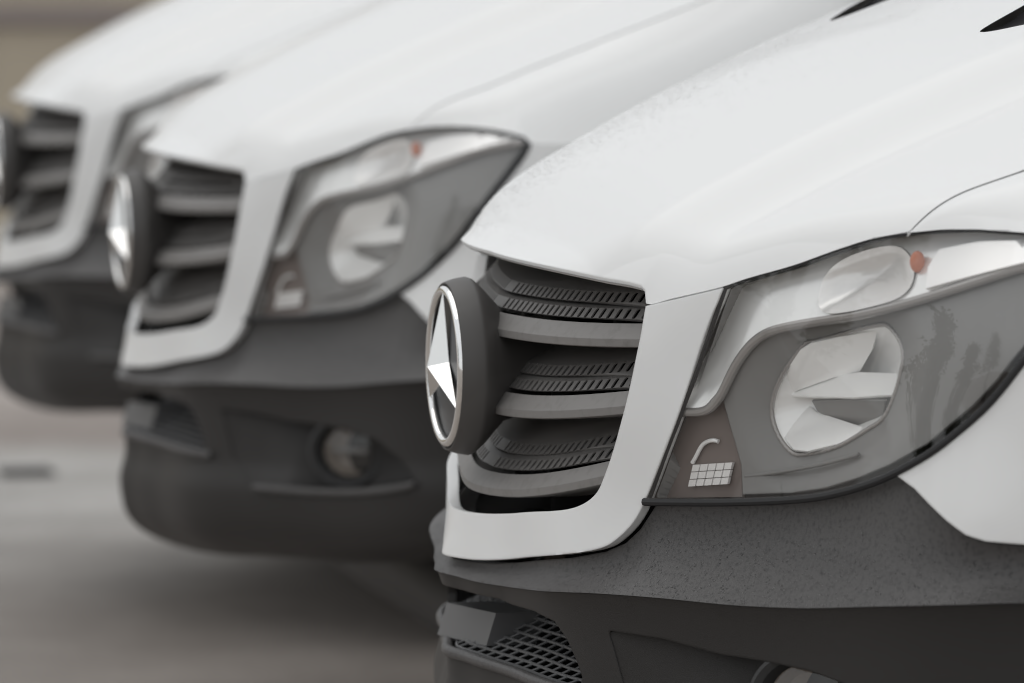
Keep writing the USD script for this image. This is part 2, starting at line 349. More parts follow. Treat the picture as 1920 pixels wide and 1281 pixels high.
for k, (a, b) in enumerate(SL):
    tmax = float(in_edge(np.array([a + b * .16 - .005]))[0]) + .012
    tmax = min(tmax, I[0, 0] + .01)
    th = np.linspace(-tmax, tmax, 110)
    prof = [(-.080, -.0285), (-.018, -.0275), (-.0125, -.0262), (-.0115, -.0175), (-.0130, -.0158), (-.0245, -.0008), (-.0262, -.0008), (-.0268, -.0040)]
    rim = np.stack([slat_pt(th, o, dz, a, b) for o, dz in prof])
    rim = grid(rim)
    s_path = obj('grille_slat', rim, 'slat', van, smooth=28)
    # perforated slope behind the rim: a sheet with slanted slots
    H = .066; L = tmax
    poly = Polygon(dense([(-L, 0), (L, 0), (L, H), (-L, H)], .006))
    holes = []
    pitch = .0176
    for r_, (w0, w1, ph) in enumerate(((.0065, .0205, 0), (.0290, .0435, .5))):
        n = int(L / pitch)
        for i in range(-n, n + 1):
            c = (i + ph) * pitch
            if abs(c) > L - .018 - (.012 if r_ == 0 else 0) or abs(c) < .02: continue
            w = .0037
            holes.append(Polygon([(c - w, w0 + .002), (c - w + .0015, w0), (c + w - .0015, w0), (c + w, w0 + .002), (c + w, w1 - .002), (c + w - .0015, w1), (c - w + .0015, w1), (c - w, w1 - .002)]))
            sk = shapely.affinity.skew(holes[-1], xs=0, origin=(c, w0)); holes[-1] = sk
    pp = poly.difference(unary_union(holes))
    m = trimesh.creation.extrude_polygon(pp, .0016, engine='earcut')
    vv = np.array(m.vertices)
    t_ = vv[:, 0]; w_ = vv[:, 1]; d_ = vv[:, 2]
    p3 = slat_pt(t_, -.0265 - .64 * w_ - .77 * (.0016 - d_), -.0008 + .77 * w_ - .64 * (.0016 - d_), a, b)
    obj('perforated_panel', trimesh.Trimesh(p3, m.faces, process=False), 'slat_panel', s_path, smooth=False)

# upright struts between the slats
for yy in (-.26, .26):
    pts = [skin(np.array([[math.atan2(yy, .95), z]]), -.09)[0] for z in (.80, 1.03)]
    obj('grille_strut', tube(np.array(pts), .008, 8), 'dark', van)

# ------------------------------------------------------------------ star badge
SC, SR = np.array([0.0, 0.0, .93]), .0945
body = lathe([(-.12, .050), (-.068, .066), (-.042, .094), (-.032, .1030), (-.026, .1050), (-.014, .1030), (-.006, .1005), (-.0015, .0985), (-.001, .0975), (-.004, .0955), (-.006, .0945), (-.006, .0001)], 96)
body.apply_translation(SC)
badge = obj('star_badge', body, 'housing_black', van, smooth=35)
disc = lathe([(-.0057, .0945), (-.005, .05), (-.0045, .0001)], 64); disc.apply_translation(SC)
obj('badge_plate', disc, 'gloss_black', badge)
w = np.linspace(0, 2 * np.pi, 13)[:-1]
ring = lathe([(SR * 0 - .002 + .0055 * math.sin(a), SR - .005 + .0055 * math.cos(a)) for a in w] + [(-.002, SR + .0005)], 96); ring.apply_translation(SC)
obj('badge_ring', ring, 'chrome', badge, smooth=60)
def star():
    v = [(.0205, 0, 0)]; f = []
    for k in range(3):
        a = math.pi / 2 + k * 2 * math.pi / 3
        tip = (SR - .004); q = .0118
        v += [(.001, tip * math.cos(a), tip * math.sin(a)), (-.004, q * math.cos(a + math.pi / 3), q * math.sin(a + math.pi / 3))]
    for k in range(3):
        t0, v0, t1 = 1 + 2 * k, 2 + 2 * k, 1 + 2 * ((k + 1) % 3)
        f += [(0, t0, v0), (0, v0, t1)]
    b = len(v); v += [(-.0052, 0, 0)]
    for k in range(3):
        t0, v0, t1 = 1 + 2 * k, 2 + 2 * k, 1 + 2 * ((k + 1) % 3)
        f += [(b, v0, t0), (b, t1, v0)]
    m = trimesh.Trimesh(np.array(v), f, process=False); m.apply_translation(SC); return m
obj('three_pointed_star', star(), 'chrome', badge, smooth=False)

# ------------------------------------------------------------------ headlamps
lamp_px = [(1355, 541), (1366, 534), (1398, 525), (1486, 501), (1573, 470), (1639, 450), (1704, 439), (1770, 433), (1836, 433), (1920, 439), (1990, 450), (2040, 462), (2062, 474), (2060, 492), (2040, 520), (2003, 570), (1960, 625), (1920, 673), (1879, 726), (1835, 774), (1792, 811),
           (1748, 845), (1674, 886), (1617, 909), (1551, 926), (1486, 934), (1400, 938), (1311, 939), (1209, 938), (1232, 879), (1264, 795), (1275, 770), (1294, 717), (1324, 630)]
def L3(px, depth): return skin(hits(px, -depth), -depth)
lampO = hits(lamp_px)
def inner(px, depth, thick, h=.010):
    p, f = fill(Polygon(hits(px, -depth)), h)
    return solid(skin(p, -depth), f, thick, outward)
ind_px = [(1358, 545), (1398, 528), (1486, 504), (1573, 473), (1639, 453), (1704, 442), (1836, 436), (1920, 442), (2040, 466), (2050, 474), (1920, 500), (1879, 512), (1792, 540), (1704, 567), (1617, 588), (1551, 599), (1464, 614), (1425, 630), (1398, 655), (1372, 695), (1352, 735), (1326, 765), (1279, 770), (1296, 717), (1326, 632)]
bez_px = [(1279, 773), (1300, 772), (1328, 767), (1354, 737), (1374, 696), (1400, 656), (1428, 630), (1466, 615), (1551, 600), (1617, 589), (1704, 568), (1792, 541), (1879, 513), (1920, 501), (2045, 478)]
refl_px = [(1516, 643), (1573, 630), (1652, 610), (1667, 614), (1687, 641), (1693, 673), (1688, 700), (1684, 717), (1675, 745), (1656, 783), (1630, 802), (1573, 835), (1512, 850), (1486, 847), (1460, 813), (1449, 770), (1458, 728), (1484, 680)]
def sub(px_list): return [p for p in px_list]
# depth of the main chamber behind the lens
def facet(px_depth, thick=.003):
    """A flat bright facet through measured corners, each at its own depth behind the lens."""
    px_depth = [(u, w, d - .018) for u, w, d in px_depth]; v = np.array([skin(hits([(u, w)], -d), -d)[0] for u, w, d in px_depth])
    o = v.mean(0); nrm = np.linalg.svd(v - o)[2][2]
    r_ = np.array([ray(u, w) for u, w, d in px_depth]); v = EYE + r_ * (((o - EYE) @ nrm) / (r_ @ nrm))[:, None]      # all corners in one plane
    c = v.mean(0); n = len(v)
    vv = np.vstack([v, c]); f = [[i, (i + 1) % n, n] for i in range(n)]
    return solid(vv, np.array(f), thick, outward)
def lamp_parts():
    P = []
    # housing: the grey tub; rim walls come from its thickness
    tub = Polygon(lampO).buffer(-.002)
    big = unary_union([shapely.affinity.translate(tub, -.012 * k, -.003 * k) for k in range(8)]).buffer(0)
    p, f = fill(big, .012)
    P.append(('housing', solid(skin(p, -.085), f, .012, outward), 'lamp_grey'))
    # side wall of the tub
    ring_ = dense(np.array(tub.exterior.coords)[:-1], .012)
    q_ = [tub.exterior.interpolate(k, True) for k in np.linspace(0, 1, 160, False)]; ring_ = np.array([[a.x, a.y] for a in q_])
    out_ = np.array([np.array(big.exterior.interpolate(big.exterior.project(a)).coords[0]) for a in q_])
    wall = np.stack([skin(ring_, -.012), skin(out_, -.088)])
    P.append(('housing_wall', grid(wall, closed_u=True), 'lamp_grey'))
    # main mask with the reflector's opening cut out
    main_px = [(1400, 660), (1428, 634), (1466, 619), (1551, 604), (1617, 593), (1704, 572), (1792, 545), (1879, 517), (1920, 505), (2040, 480), (2035, 500), (1990, 560), (1915, 655), (1870, 712), (1825, 760), (1740, 832), (1668, 872), (1610, 896), (1548, 915), (1486, 924), (1395, 927), (1392, 870), (1372, 800), (1356, 742), (1376, 700)]
    mk = Polygon(hits(main_px, -.017))
    op = hits(refl_px, -.031); op = Polygon(spline(np.vstack([op, op[:1]]), 70)[:-1]).buffer(.001)
    p, f = fill(mk.difference(op), .009)
    dd = shapely.distance(shapely.points(p), op); v = skin(p, -(.015 + .016 * np.clip(1 - dd / .045, 0, 1) ** 1.5))
    P.append(('lamp_mask', solid(v, f, .004, outward), 'lamp_grey'))
    rg = np.array(op.exterior.coords); P.append(('reflector_rim', tube(skin(rg, -.0305), .0028, 6, out=outward(skin(rg))), 'bezel'))
    rb_ = spline(np.array([(1398, 893), (1450, 887), (1530, 873), (1610, 852)], float), 24); P.append(('mask_rib', tube(L3(rb_, .0165), .0022, 6, out=outward(L3(rb_, .0165))), 'lamp_grey'))
    # inner corner field round the daytime light
    P.append(('daytime_light_field', inner([(1279, 776), (1328, 770), (1354, 744), (1370, 800), (1390, 870), (1392, 932), (1213, 934), (1234, 879), (1266, 797)], .026, .004), 'lamp_brown'))
    # reflector bowl behind the opening
    R0 = np.array(op.exterior.coords)[:-1]; R0 = spline(np.vstack([R0, R0[:1]])[::1], 120)[:-1]; c = R0.mean(0)
    rows = []
    for k in np.linspace(0, 1, 9):
        q = c + (R0 - c) * (1 - k); rows.append(skin(q, -.032 - .05 * (1 - (1 - k) ** 2)))
    P.append(('reflector', grid(np.array(rows), closed_u=True), 'mirror'))
    # blades inside the bowl
    P.append(('upper_facet', facet([(1455, 732, .05), (1478, 690, .047), (1500, 657, .047), (1520, 644, .047), (1573, 632, .047), (1645, 620, .052), (1636, 655, .07), (1612, 697, .082), (1560, 709, .075), (1477, 739, .062)]), 'mirror'))
    P.append(('reflector_blade', facet([(1477, 741, .062), (1560, 706, .070), (1612, 698, .082), (1680, 700, .060), (1683, 722, .055), (1674, 740, .052), (1600, 745, .050)]), 'mirror'))
    P.append(('bulb_shield', facet([(1522, 752, .055), (1590, 750, .050), (1660, 752, .05), (1655, 782, .06), (1620, 800, .07), (1560, 785, .075), (1533, 772, .07)]), 'lamp_grey'))
    P.append(('lower_facet', facet([(1452, 772, .052), (1515, 758, .085), (1530, 772, .085), (1626, 804, .055), (1573, 832, .05), (1514, 846, .05), (1488, 843, .05), (1464, 812, .05)]), 'mirror'))
    # indicator chamber
    ib = [(1545, 545), (1560, 505), (1600, 478), (1660, 462), (1700, 470), (1722, 510), (1712, 545), (1660, 570), (1590, 585), (1555, 580)]
    B0 = hits(ib, -.022); B0 = spline(np.vstack([B0, B0[:1]]), 60)[:-1]; c = B0.mean(0)
    cp = hits(ind_px, -.014); bzc = hits(bez_px, -.010); bo_ = np.argsort(bzc[:, 0])
    def cdep(q): return .006 + np.clip((q[:, 1] - np.interp(q[:, 0], bzc[bo_, 0], bzc[bo_, 1])) / .085, 0, 1) * .024     # leans back towards the top
    p, f = fill(Polygon(cp).buffer(0).difference(Polygon(B0)), .010)
    P.append(('indicator_chamber', solid(skin(p, -cdep(p)), f, .004, outward), 'silver'))
    P.append(('indicator_bowl', grid(np.array([skin(c + (B0 - c) * (1 - k), -cdep(c + (B0 - c) * (1 - k)) + .003 * (k < .02) - .022 * (1 - (1 - k) ** 2)) for k in np.linspace(0, .999, 9)]), closed_u=True), 'bright'))
    q = L3([(1720, 491)], .011)[0]
    m = trimesh.creation.icosphere(3, 1.0); m.apply_scale([.008, .007, .0115]); m.apply_translation(q); P.append(('indicator_bulb', m, 'amber'))
    cl = [(1742, 500), (1760, 468), (1836, 452), (1920, 450), (2020, 468), (1920, 492), (1850, 510), (1742, 540)]
    ps = hits(cl, -.012); p, f = fill(Polygon(ps).buffer(0), .010); P.append(('side_reflector', solid(skin(p, -cdep(p) + .006), f, .004, outward), 'bright'))
    # bezel along the chamber
    bz = spline(np.array(bez_px, float), 90)
    P.append(('lamp_bezel', tube(L3(bz, .010), .0054, 10, out=outward(L3(bz, .010))), 'bezel'))
    # daytime light: fifteen small cells; above them a reflection squiggle modelled as a tube
    cells = []
    for i in range(5):
        for j in range(3):
            a = np.array([1299, 872]) + np.array([15.2, -1.0]) * i + np.array([-3.2, 14.0]) * j
            cells.append(facet([(a[0], a[1], .038), (a[0] + 13.0, a[1] - .8, .038), (a[0] + 10.2, a[1] + 11.8, .038), (a[0] - 2.6, a[1] + 12.5, .038)], .004))
    P.append(('daytime_light', cat(*cells), 'white_glass'))
    P.append(('reflection_squiggle', tube(L3(spline(np.array([(1298, 868), (1310, 846), (1320, 832), (1334, 826), (1347, 828)], float), 20), .022), .0024, 8), 'mirror'))
    # clear lens and black seal
    p, f = fill(Polygon(lampO).buffer(-.001), .012)
    P.append(('lamp_lens', trimesh.Trimesh(*sheet(skin(p, .003), f, outward), process=False), 'lens'))
    sl = hits([(2062, 480), (2042, 521), (2004, 572), (1961, 627), (1921, 675), (1880, 728), (1836, 776), (1793, 813), (1749, 847), (1675, 889), (1617, 912), (1551, 929), (1486, 937), (1400, 941), (1311, 942), (1209, 941)], 0.0)
    P.append(('lamp_seal', tube(skin(spline(sl, 90), .001), .0045, 8, out=outward(skin(spline(sl, 90)))), 'seal'))
    sl = hits([(1212, 938), (1234, 879), (1266, 795), (1296, 717), (1326, 630), (1357, 540), (1398, 523), (1486, 499), (1573, 468), (1639, 448), (1704, 437), (1770, 431), (1836, 431), (1920, 437), (1990, 448), (2050, 464)], 0.0)
    P.append(('lamp_seal', tube(skin(dense(sl, .02, False), -.003), .0028, 6, out=outward(skin(dense(sl, .02, False)))), 'seal'))
    return P
LP = lamp_parts()
for sgn in (1, -1):
    root = None
    for name, m, mm in LP:
        m = m if sgn > 0 else mirror(m)
        if root is None: root = obj('headlight', m, mm, van)
        else: obj(name, m, mm, root, smooth=False if 'facet' in name or 'blade' in name or 'cell' in name else 65 if 'reflector' in name or 'bowl' in name else 35)

# ------------------------------------------------------------------ bumper
CREASE = .035
def stand(th): k = np.clip(np.abs(th) / .60, 0, 1); return .010 + (CREASE - .010) * k * k * (3 - 2 * k)
_b0 = [(814, 1067), (881, 1088), (1002, 1107), (1122, 1113), (1243, 1122), (1364, 1134), (1485, 1140), (1666, 1137), (1800, 1134), (1920, 1131)]
bc = hits(_b0[1:], 0, rfun=lambda th, z: skin_r(th, z) + stand(th))
zc0 = at_y(814, 1067, 0)[2]
crease_z = PchipInterpolator(np.concatenate([[0], bc[:, 0], [1.30, 1.6]]), np.concatenate([[min(zc0, bc[0, 1] - .001)], bc[:, 1], [bc[-1, 1] + .004] * 2]))
tp = hits([(1060, 1047), (1122, 1036), (1160, 1020), (1187, 995), (1205, 968), (1219, 946), (1311, 945), (1400, 945), (1486, 941), (1551, 933), (1617, 917), (1676, 893), (1715, 920), (1775, 980), (1811, 1007), (1848, 1019), (1920, 1025)])
_tt = np.concatenate([[0, .06, .12, .18, .24], tp[:, 0], [tp[-1, 0] + .12, 1.6]]); _tz = np.concatenate([[bo(q) - .0045 for q in (0, .06, .12, .18, .24)], tp[:, 1], [tp[-1, 1], tp[-1, 1]]])
top_edge = lambda th: np.interp(np.abs(th), _tt, _tz)
ZB = .40
def low_off(dz):
    """How far the bumper stands out below its crease."""
    return PchipInterpolator([0, .012, .06, .125, .150, .170, .215, .245, .265, .290], CREASE + np.array([-.003, -.008, -.014, -.015, -.009, -.005, -.010, -.025, -.05, -.11]))(np.clip(-dz, 0, .29))
def bump_r(th, z):
    a = np.abs(th); cz = crease_z(a); tz = np.maximum(top_edge(a), cz + .002)
    up = np.clip((z - cz) / (tz - cz), 0, 1); st = stand(a); o_up = -.010 + (st + .010) * (1 - up) ** (1.5 + 1.3 * np.clip(a / .4, 0, 1))
    o = np.where(z >= cz, o_up, low_off(z - cz) - CREASE + st)
    return skin_r(th, np.where(z > cz, z, cz * .6 + z * .4 if False else cz)) * 1.0 + o
TE = 1.18      # bearing of the bumper's end at the wheel arch
cols = np.linspace(-TE, TE, 260)
cols = np.unique(np.concatenate([cols, tp[:, 0], -tp[:, 0]]))
rows = []
for k in np.concatenate([[-.2], np.linspace(0, 1, 22)]):
    cz = crease_z(np.abs(cols)); tz = np.maximum(top_edge(cols), cz + .002)
    if k < 0: r = skin_r(cols, tz) - .035; z = tz
    else: z = tz + (cz - tz) * k; r = bump_r(cols, z + 1e-7)
    rows.append(np.stack([r * np.cos(cols) - 1, r * np.sin(cols), z], 1))
up = grid(np.array(rows))
v_, f_ = sheet(np.array(up.vertices), np.array(up.faces), lambda c: outward(c) + [0, 0, .5]); up = trimesh.Trimesh(v_, f_, process=False)
# opening of the lower intake, and the fog lamp pockets
brf = lambda th, z: bump_r(th, z)
def bhits(px, van=0): return np.array([hit(*p, 0, van=van, rfun=brf) for p in px])
arch = bhits([(960, 1134), (1002, 1146), (1040, 1165), (1064, 1200), (1083, 1243), (1092, 1270), (1088, 1288)])
zt = arch[0, 1]
half = np.vstack([[[0, zt + .004], [.15, zt + .003]], arch, [[arch[-1, 0] - .03, .597], [.2, .592], [0, .592]]])
_t = np.linspace(-.6, .6, 60)
hole = Polygon(np.vstack([half, mir(half)[1:-1]])).buffer(0).intersection(Polygon(np.vstack([np.stack([_t, crease_z(np.abs(_t)) - .017], 1), [[.6, .5], [-.6, .5]]])))
_ft = np.vstack([bhits([(1140, 1182), (1243, 1198)]), bhits([(548, 791), (600, 797), (650, 806), (705, 825), (750, 860), (783, 903)], 1)])
_fb = bhits([(640, 919), (560, 916), (478, 911), (440, 862)], 1)
fog = Polygon(np.vstack([_ft, _fb])).buffer(-.004).buffer(.004); fogp = np.array(fog.exterior.coords)[:-1]
_fl = np.vstack([_ft[:1], _fb[::-1], _ft[-1:]])
def fdepth(q):
    """Depth of the pocket: it sinks under its upper edge and towards its outer end."""
    t = np.clip((q[:, 0] - _ft[0, 0]) / (_ft[-1, 0] - _ft[0, 0]), 0, 1); zt = np.interp(q[:, 0], _ft[:, 0], _ft[:, 1]); zb = np.interp(q[:, 0], _fl[:, 0], _fl[:, 1])
    k = np.clip((q[:, 1] - zb) / np.maximum(zt - zb, .004), 0, 1); w = np.clip((t - .36) / .16, 0, 1); w = w * w * (3 - 2 * w)
    return .0008 + np.interp(t, [0, .3, .6, 1], [.002, .020, .05, .062]) * (k ** 1.2 * (1 - w) + w)
fogm = Polygon(fogp * [-1, 1])
th = np.linspace(-TE, TE, 200)
low = Polygon(np.vstack([np.stack([th, crease_z(np.abs(th))], 1), np.stack([th[::-1], crease_z(np.abs(th[::-1])) - .285], 1)]))
def blift(q, off=0.0):
    r = bump_r(q[:, 0], q[:, 1] - 1e-6) + off
    return np.stack([r * np.cos(q[:, 0]) - 1, r * np.sin(q[:, 0]), q[:, 1]], 1)
p, f = fill(low.difference(hole).difference(fog).difference(fogm), .013)
lowm = solid(blift(p), f, .012, outward)
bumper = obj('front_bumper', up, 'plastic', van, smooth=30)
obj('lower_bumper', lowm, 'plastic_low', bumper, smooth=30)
# fog lamp pockets: a floor that sinks towards the outer end, the lamp in it
def pocket(sgn):
    p, f = fill(fog.buffer(.002), .01)
    dep = fdepth(p)
    v, f = sheet(blift(p, 0) - np.stack([np.cos(p[:, 0]) * dep, np.sin(p[:, 0]) * dep, 0 * dep], 1), f, outward)
    floor = trimesh.Trimesh(v, f, process=False)
    fl = dense(np.array(fog.buffer(.002).exterior.coords)[:-1], .01)
    dp = fdepth(fl)
    wall = grid(np.stack([blift(fl, -.001), blift(fl, -.001) - np.stack([np.cos(fl[:, 0]) * dp, np.sin(fl[:, 0]) * dp, 0 * dp], 1)]), closed_u=True)
    pk = cat(floor, wall)
    cth, cz = bhits([(628, 850)], 1)[0]
    c = blift(np.array([[cth, cz]]), -.040)[0]
    def place(m):
        m = m.copy(); m.apply_scale([1.0, 1.04, .92]); a = 1.0; R = trimesh.transformations.rotation_matrix(a, [0, 0, 1]); m.apply_transform(R); m.apply_translation(c); return m
    bez = place(lathe([(0, .062), (.018, .062), (.022, .058), (.020, .050), (.004, .042), (.0, .04)], 48))
    rfl = place(lathe([(.004, .042), (-.012, .03), (-.02, .0001)], 40)); lens = place(lathe([(.006, .041), (.010, .025), (.012, .0001)], 40))
    bl = place(rbox((-.01, -.03, -.004), (.004, .03, .004), .002))
    fix = (lambda m: m) if sgn > 0 else mirror
    b = obj('fog_light', fix(bez), 'dark', van)
    obj('fog_reflector', fix(rfl), 'fog_inner', b); obj('fog_blade', fix(bl), 'lamp_grey', b); obj('fog_lens', fix(lens), 'lens', b)
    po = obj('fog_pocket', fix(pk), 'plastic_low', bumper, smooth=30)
    fin = tube(blift(spline(bhits([(478, 914), (560, 921), (640, 924), (720, 920), (780, 908)], 1), 30), .001), .0065, 8, out=outward(blift(spline(bhits([(478, 914), (640, 924), (780, 908)], 1), 30))))
    obj('fog_trim', fix(fin), 'plastic', van)
for sgn in (1, -1): pocket(sgn)
# lower intake: a leaning lattice, the radar box, the void and the lip
hx = arch[:, 0].max() + .02
def intake_pt(q):     # q: bearing, and s from the lip (0) up and back (1)
    r = bump_r(q[:, 0], np.full(len(q), .60)) - .012 - .105 * q[:, 1]; z = .597 + .062 * q[:, 1] ** 1.15
    return np.stack([r * np.cos(q[:, 0]) - 1, r * np.sin(q[:, 0]), z], 1)
bars = []
nb = 9
for k in range(nb + 1):
    t_ = np.linspace(-hx, hx, 60); bars.append(tube(intake_pt(np.stack([t_, np.full(60, k / nb)], 1)), .0019, 6, out=np.tile([.4, 0, 1.0], (60, 1))))
for k in range(nb):
    n = int(hx / .027)
    for i in range(-n, n):
        c = (i + .5 * (k % 2)) * .027
        q = np.array([[c, k / nb], [c + .006, (k + 1) / nb]]); bars.append(tube(intake_pt(q), .0017, 5, out=np.tile([.4, 0, 1.0], (2, 1))))
lat = obj('intake_grille', cat(*bars), 'mesh', van, smooth=40)
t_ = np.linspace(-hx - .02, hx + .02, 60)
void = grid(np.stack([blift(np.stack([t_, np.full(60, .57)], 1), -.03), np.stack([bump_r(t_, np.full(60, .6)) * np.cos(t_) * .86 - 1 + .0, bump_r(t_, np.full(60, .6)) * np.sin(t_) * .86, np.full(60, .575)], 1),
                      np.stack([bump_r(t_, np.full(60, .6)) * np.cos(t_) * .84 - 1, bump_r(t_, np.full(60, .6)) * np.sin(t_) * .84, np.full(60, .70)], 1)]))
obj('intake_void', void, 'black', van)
rbx = np.array([at_y(838, 1130, -.10), at_y(930, 1150, .05), [0, 0, 0], at_y(820, 1190, -.10)]); rbx[2] = rbx[1] + rbx[3] - rbx[0]
box_ = trimesh.convex.convex_hull(np.vstack([rbx, rbx - [.06, 0, 0]]))
obj('radar_cover', box_, 'mesh', van, smooth=False)
lip = np.stack([np.linspace(-hx, hx, 80), np.full(80, .593)], 1)
obj('bumper_lip', tube(blift(lip, .0), .007, 10, out=outward(blift(lip))), 'plastic', bumper)

# ------------------------------------------------------------------ fenders
lampP = Polygon(lampO)
LT = skin(hits([(1704, 436.5), (1770, 430), (1836, 430), (1920, 436), (1990, 447), (2040, 459), (2066, 473)]), .001)
def sk_pt(x, z):
    th = 1.0
    for _ in range(60): th = th * .6 + .4 * math.acos(np.clip((x + 1) / skin_r(th, z), -1, 1))
    return np.array([x, skin_r(th, z) * math.sin(th), float(z)])
ZF = float(LT[-1, 2]) - .004
def fender():
    """The shoulder between the hood gap and the lamp's upper edge, and on to the door."""
    xs = np.concatenate([[gap3[0, 0] + .002], np.linspace(gap3[0, 0] - .01, LT[-1, 0], 24), np.linspace(LT[-1, 0] - .02, -1.05, 18)])
    rows = []
    for x in xs:
        gy = gap_y(x) + .0018; gz = hood_z(np.array([x]), np.array([gap_y(x)]))[0] - .001
        if x > LT[-1, 0]: b = np.array([x, np.interp(-x, -LT[:, 0], LT[:, 1]), np.interp(-x, -LT[:, 0], LT[:, 2])])
        else: b = sk_pt(x, ZF); b[1] += .001
        a = np.array([x, gy, gz]); dy, dz = b[1] - gy, b[2] - gz
        k = np.linspace(0, 1, 14)[:, None]
        c = a + (b - a) * k + np.array([0, .10, .45]) * min(abs(dz), .12) * .55 * np.sin(np.pi * k) ** 1.0
        rows.append(np.vstack([a - [0, .001, .003], c]))
    return np.array(rows)
FR = fender()
def cut(m, test):
    c = m.vertices[m.faces].mean(1); return trimesh.Trimesh(m.vertices, m.faces[~test(c)], process=False)
# upper piece: the shoulder from the hood gap down to the lamp's upper edge; lower piece on the skin round the lamp
lampP = Polygon(lampO)
def fender_skin():
    tz_top = lampO[6:13]         # along the lamp's upper edge
    low_e = lampO[12:23]         # along its lower edge, from the tip forward
    j = hits([(1680, 890), (1715, 916), (1775, 976), (1811, 1003), (1848, 1015), (1920, 1021)])
    out = np.vstack([low_e[:-1], j, [[j[-1, 0] + .12, j[-1, 1]], [1.13, j[-1, 1]]]])
    # wheel arch: centre x -.98, z .36, radius .40
    wa = []
    for a in np.linspace(math.radians(128), math.radians(60), 14):
        x = -1.0 - .43 * math.cos(a); z = .36 + .43 * math.sin(a); wa.append([math.atan2(.975, x + 1) if True else 0, z])
    wa = [w for w in wa if w[0] > 1.13]
    out = np.vstack([out, sorted(wa, key=lambda w: w[0]), [[1.9, .62], [1.9, ZF]], [[1.3, ZF], [lampO[12, 0] + .02, ZF]]])
    return Polygon(out).buffer(0)
fs = fender_skin()
if hasattr(fs, 'geoms'): fs = max(fs.geoms, key=lambda g: g.area)
p, f = fill(fs, .014)
fl = solid(skin(p, .001), f, .006, outward)
fu = grid(FR)
v_, f_ = sheet(np.array(fu.vertices), np.array(fu.faces), lambda c: np.tile([.2, .5, 1.0], (len(c), 1)))
fu = trimesh.Trimesh(v_, f_, process=False)
for sgn in (1, -1):
    obj('fender', cat(fl, fu) if sgn > 0 else mirror(cat(fl, fu)), 'paint', van, smooth=40)

# ------------------------------------------------------------------ the rest of the van
def section(x, hw, zb, zt, r=.12):
    n = 8; pts = [(hw - .02, zb), (hw, zb + .05), (hw, 1.1), (hw - .01, zt - r - .2)]
    pts += [(hw - .03 - r + r * math.cos(a), zt - r + r * math.sin(a)) for a in np.linspace(.1, math.pi / 2, n)]
    pts = np.array(pts); pts = np.vstack([pts, pts[::-1] * [-1, 1]])
    return np.stack([np.full(len(pts), x), pts[:, 0], pts[:, 1]], 1)
bd = grid(np.array([section(x, hw, .42, zt) for x, hw, zt in ((-1.62, .982, 2.36), (-1.9, .99, 2.43), (-2.5, .993, 2.47), (-5.3, .985, 2.47), (-5.42, .95, 2.43))]))
backp = section(-5.42, .95, .42, 2.43); bw = trimesh.convex.convex_hull(np.vstack([backp, backp + [.02, 0, 0]]))
obj('cargo_body', cat(bd, bw), 'paint', van, smooth=40)
# cab: pillars and roof over the windscreen, doors below the side windows
def cab_sec(x):
    k = (-.98 - x) / .64; zt_ = 1.34 + 1.02 * np.clip(k, 0, 1) ** .85; hw = .955 + .027 * k; r = .05 + .07 * k
    return zt_, hw, r
rows = []
for x in np.linspace(-1.0, -1.62, 10):
    zt_, hw, r = cab_sec(x); sp = section(x, hw, .42, zt_, r); sp[3, 2] = 1.3; sp[-4, 2] = 1.3
    lean = np.clip((sp[:, 2] - 1.3) / 1.0, 0, 1) * .10; sp[:, 1] -= np.sign(sp[:, 1]) * lean * (1 - (-1.0 - x) / .62); rows.append(sp)
obj('cab', grid(np.array(rows)), 'paint', van, smooth=40)
ws = []
for k in np.linspace(0, 1, 10):
    yy = np.linspace(-1, 1, 24) * (.80 + .02 * k); x = -.91 - .47 * k - (.22 - .10 * k) * (np.abs(yy) / .82) ** 2.4; z = 1.43 + .90 * k - .07 * (1 - k) * (np.abs(yy) / .82) ** 2
    ws.append(np.stack([x, yy, z], 1))
obj('windscreen', grid(np.array(ws)), 'glass', van, smooth=60)
cw = []
for k in np.linspace(0, 1, 5):
    yy = np.linspace(-1, 1, 121) * .82; xh = rear_x(yy) + .015; x1 = -.93 - .17 * (np.abs(yy) / .82) ** 2.4
    zz0 = hood_z(xh, yy) - .010; zz1 = 1.425 - .07 * (np.abs(yy) / .82) ** 2
    cw.append(np.stack([xh + (x1 - xh) * k, yy, zz0 + (zz1 - zz0) * k - .012 * math.sin(math.pi * k) + .0025 * np.sign(np.sin(yy * 330))], 1))
obj('cowl', grid(np.array(cw)), 'cowl', van, smooth=60)
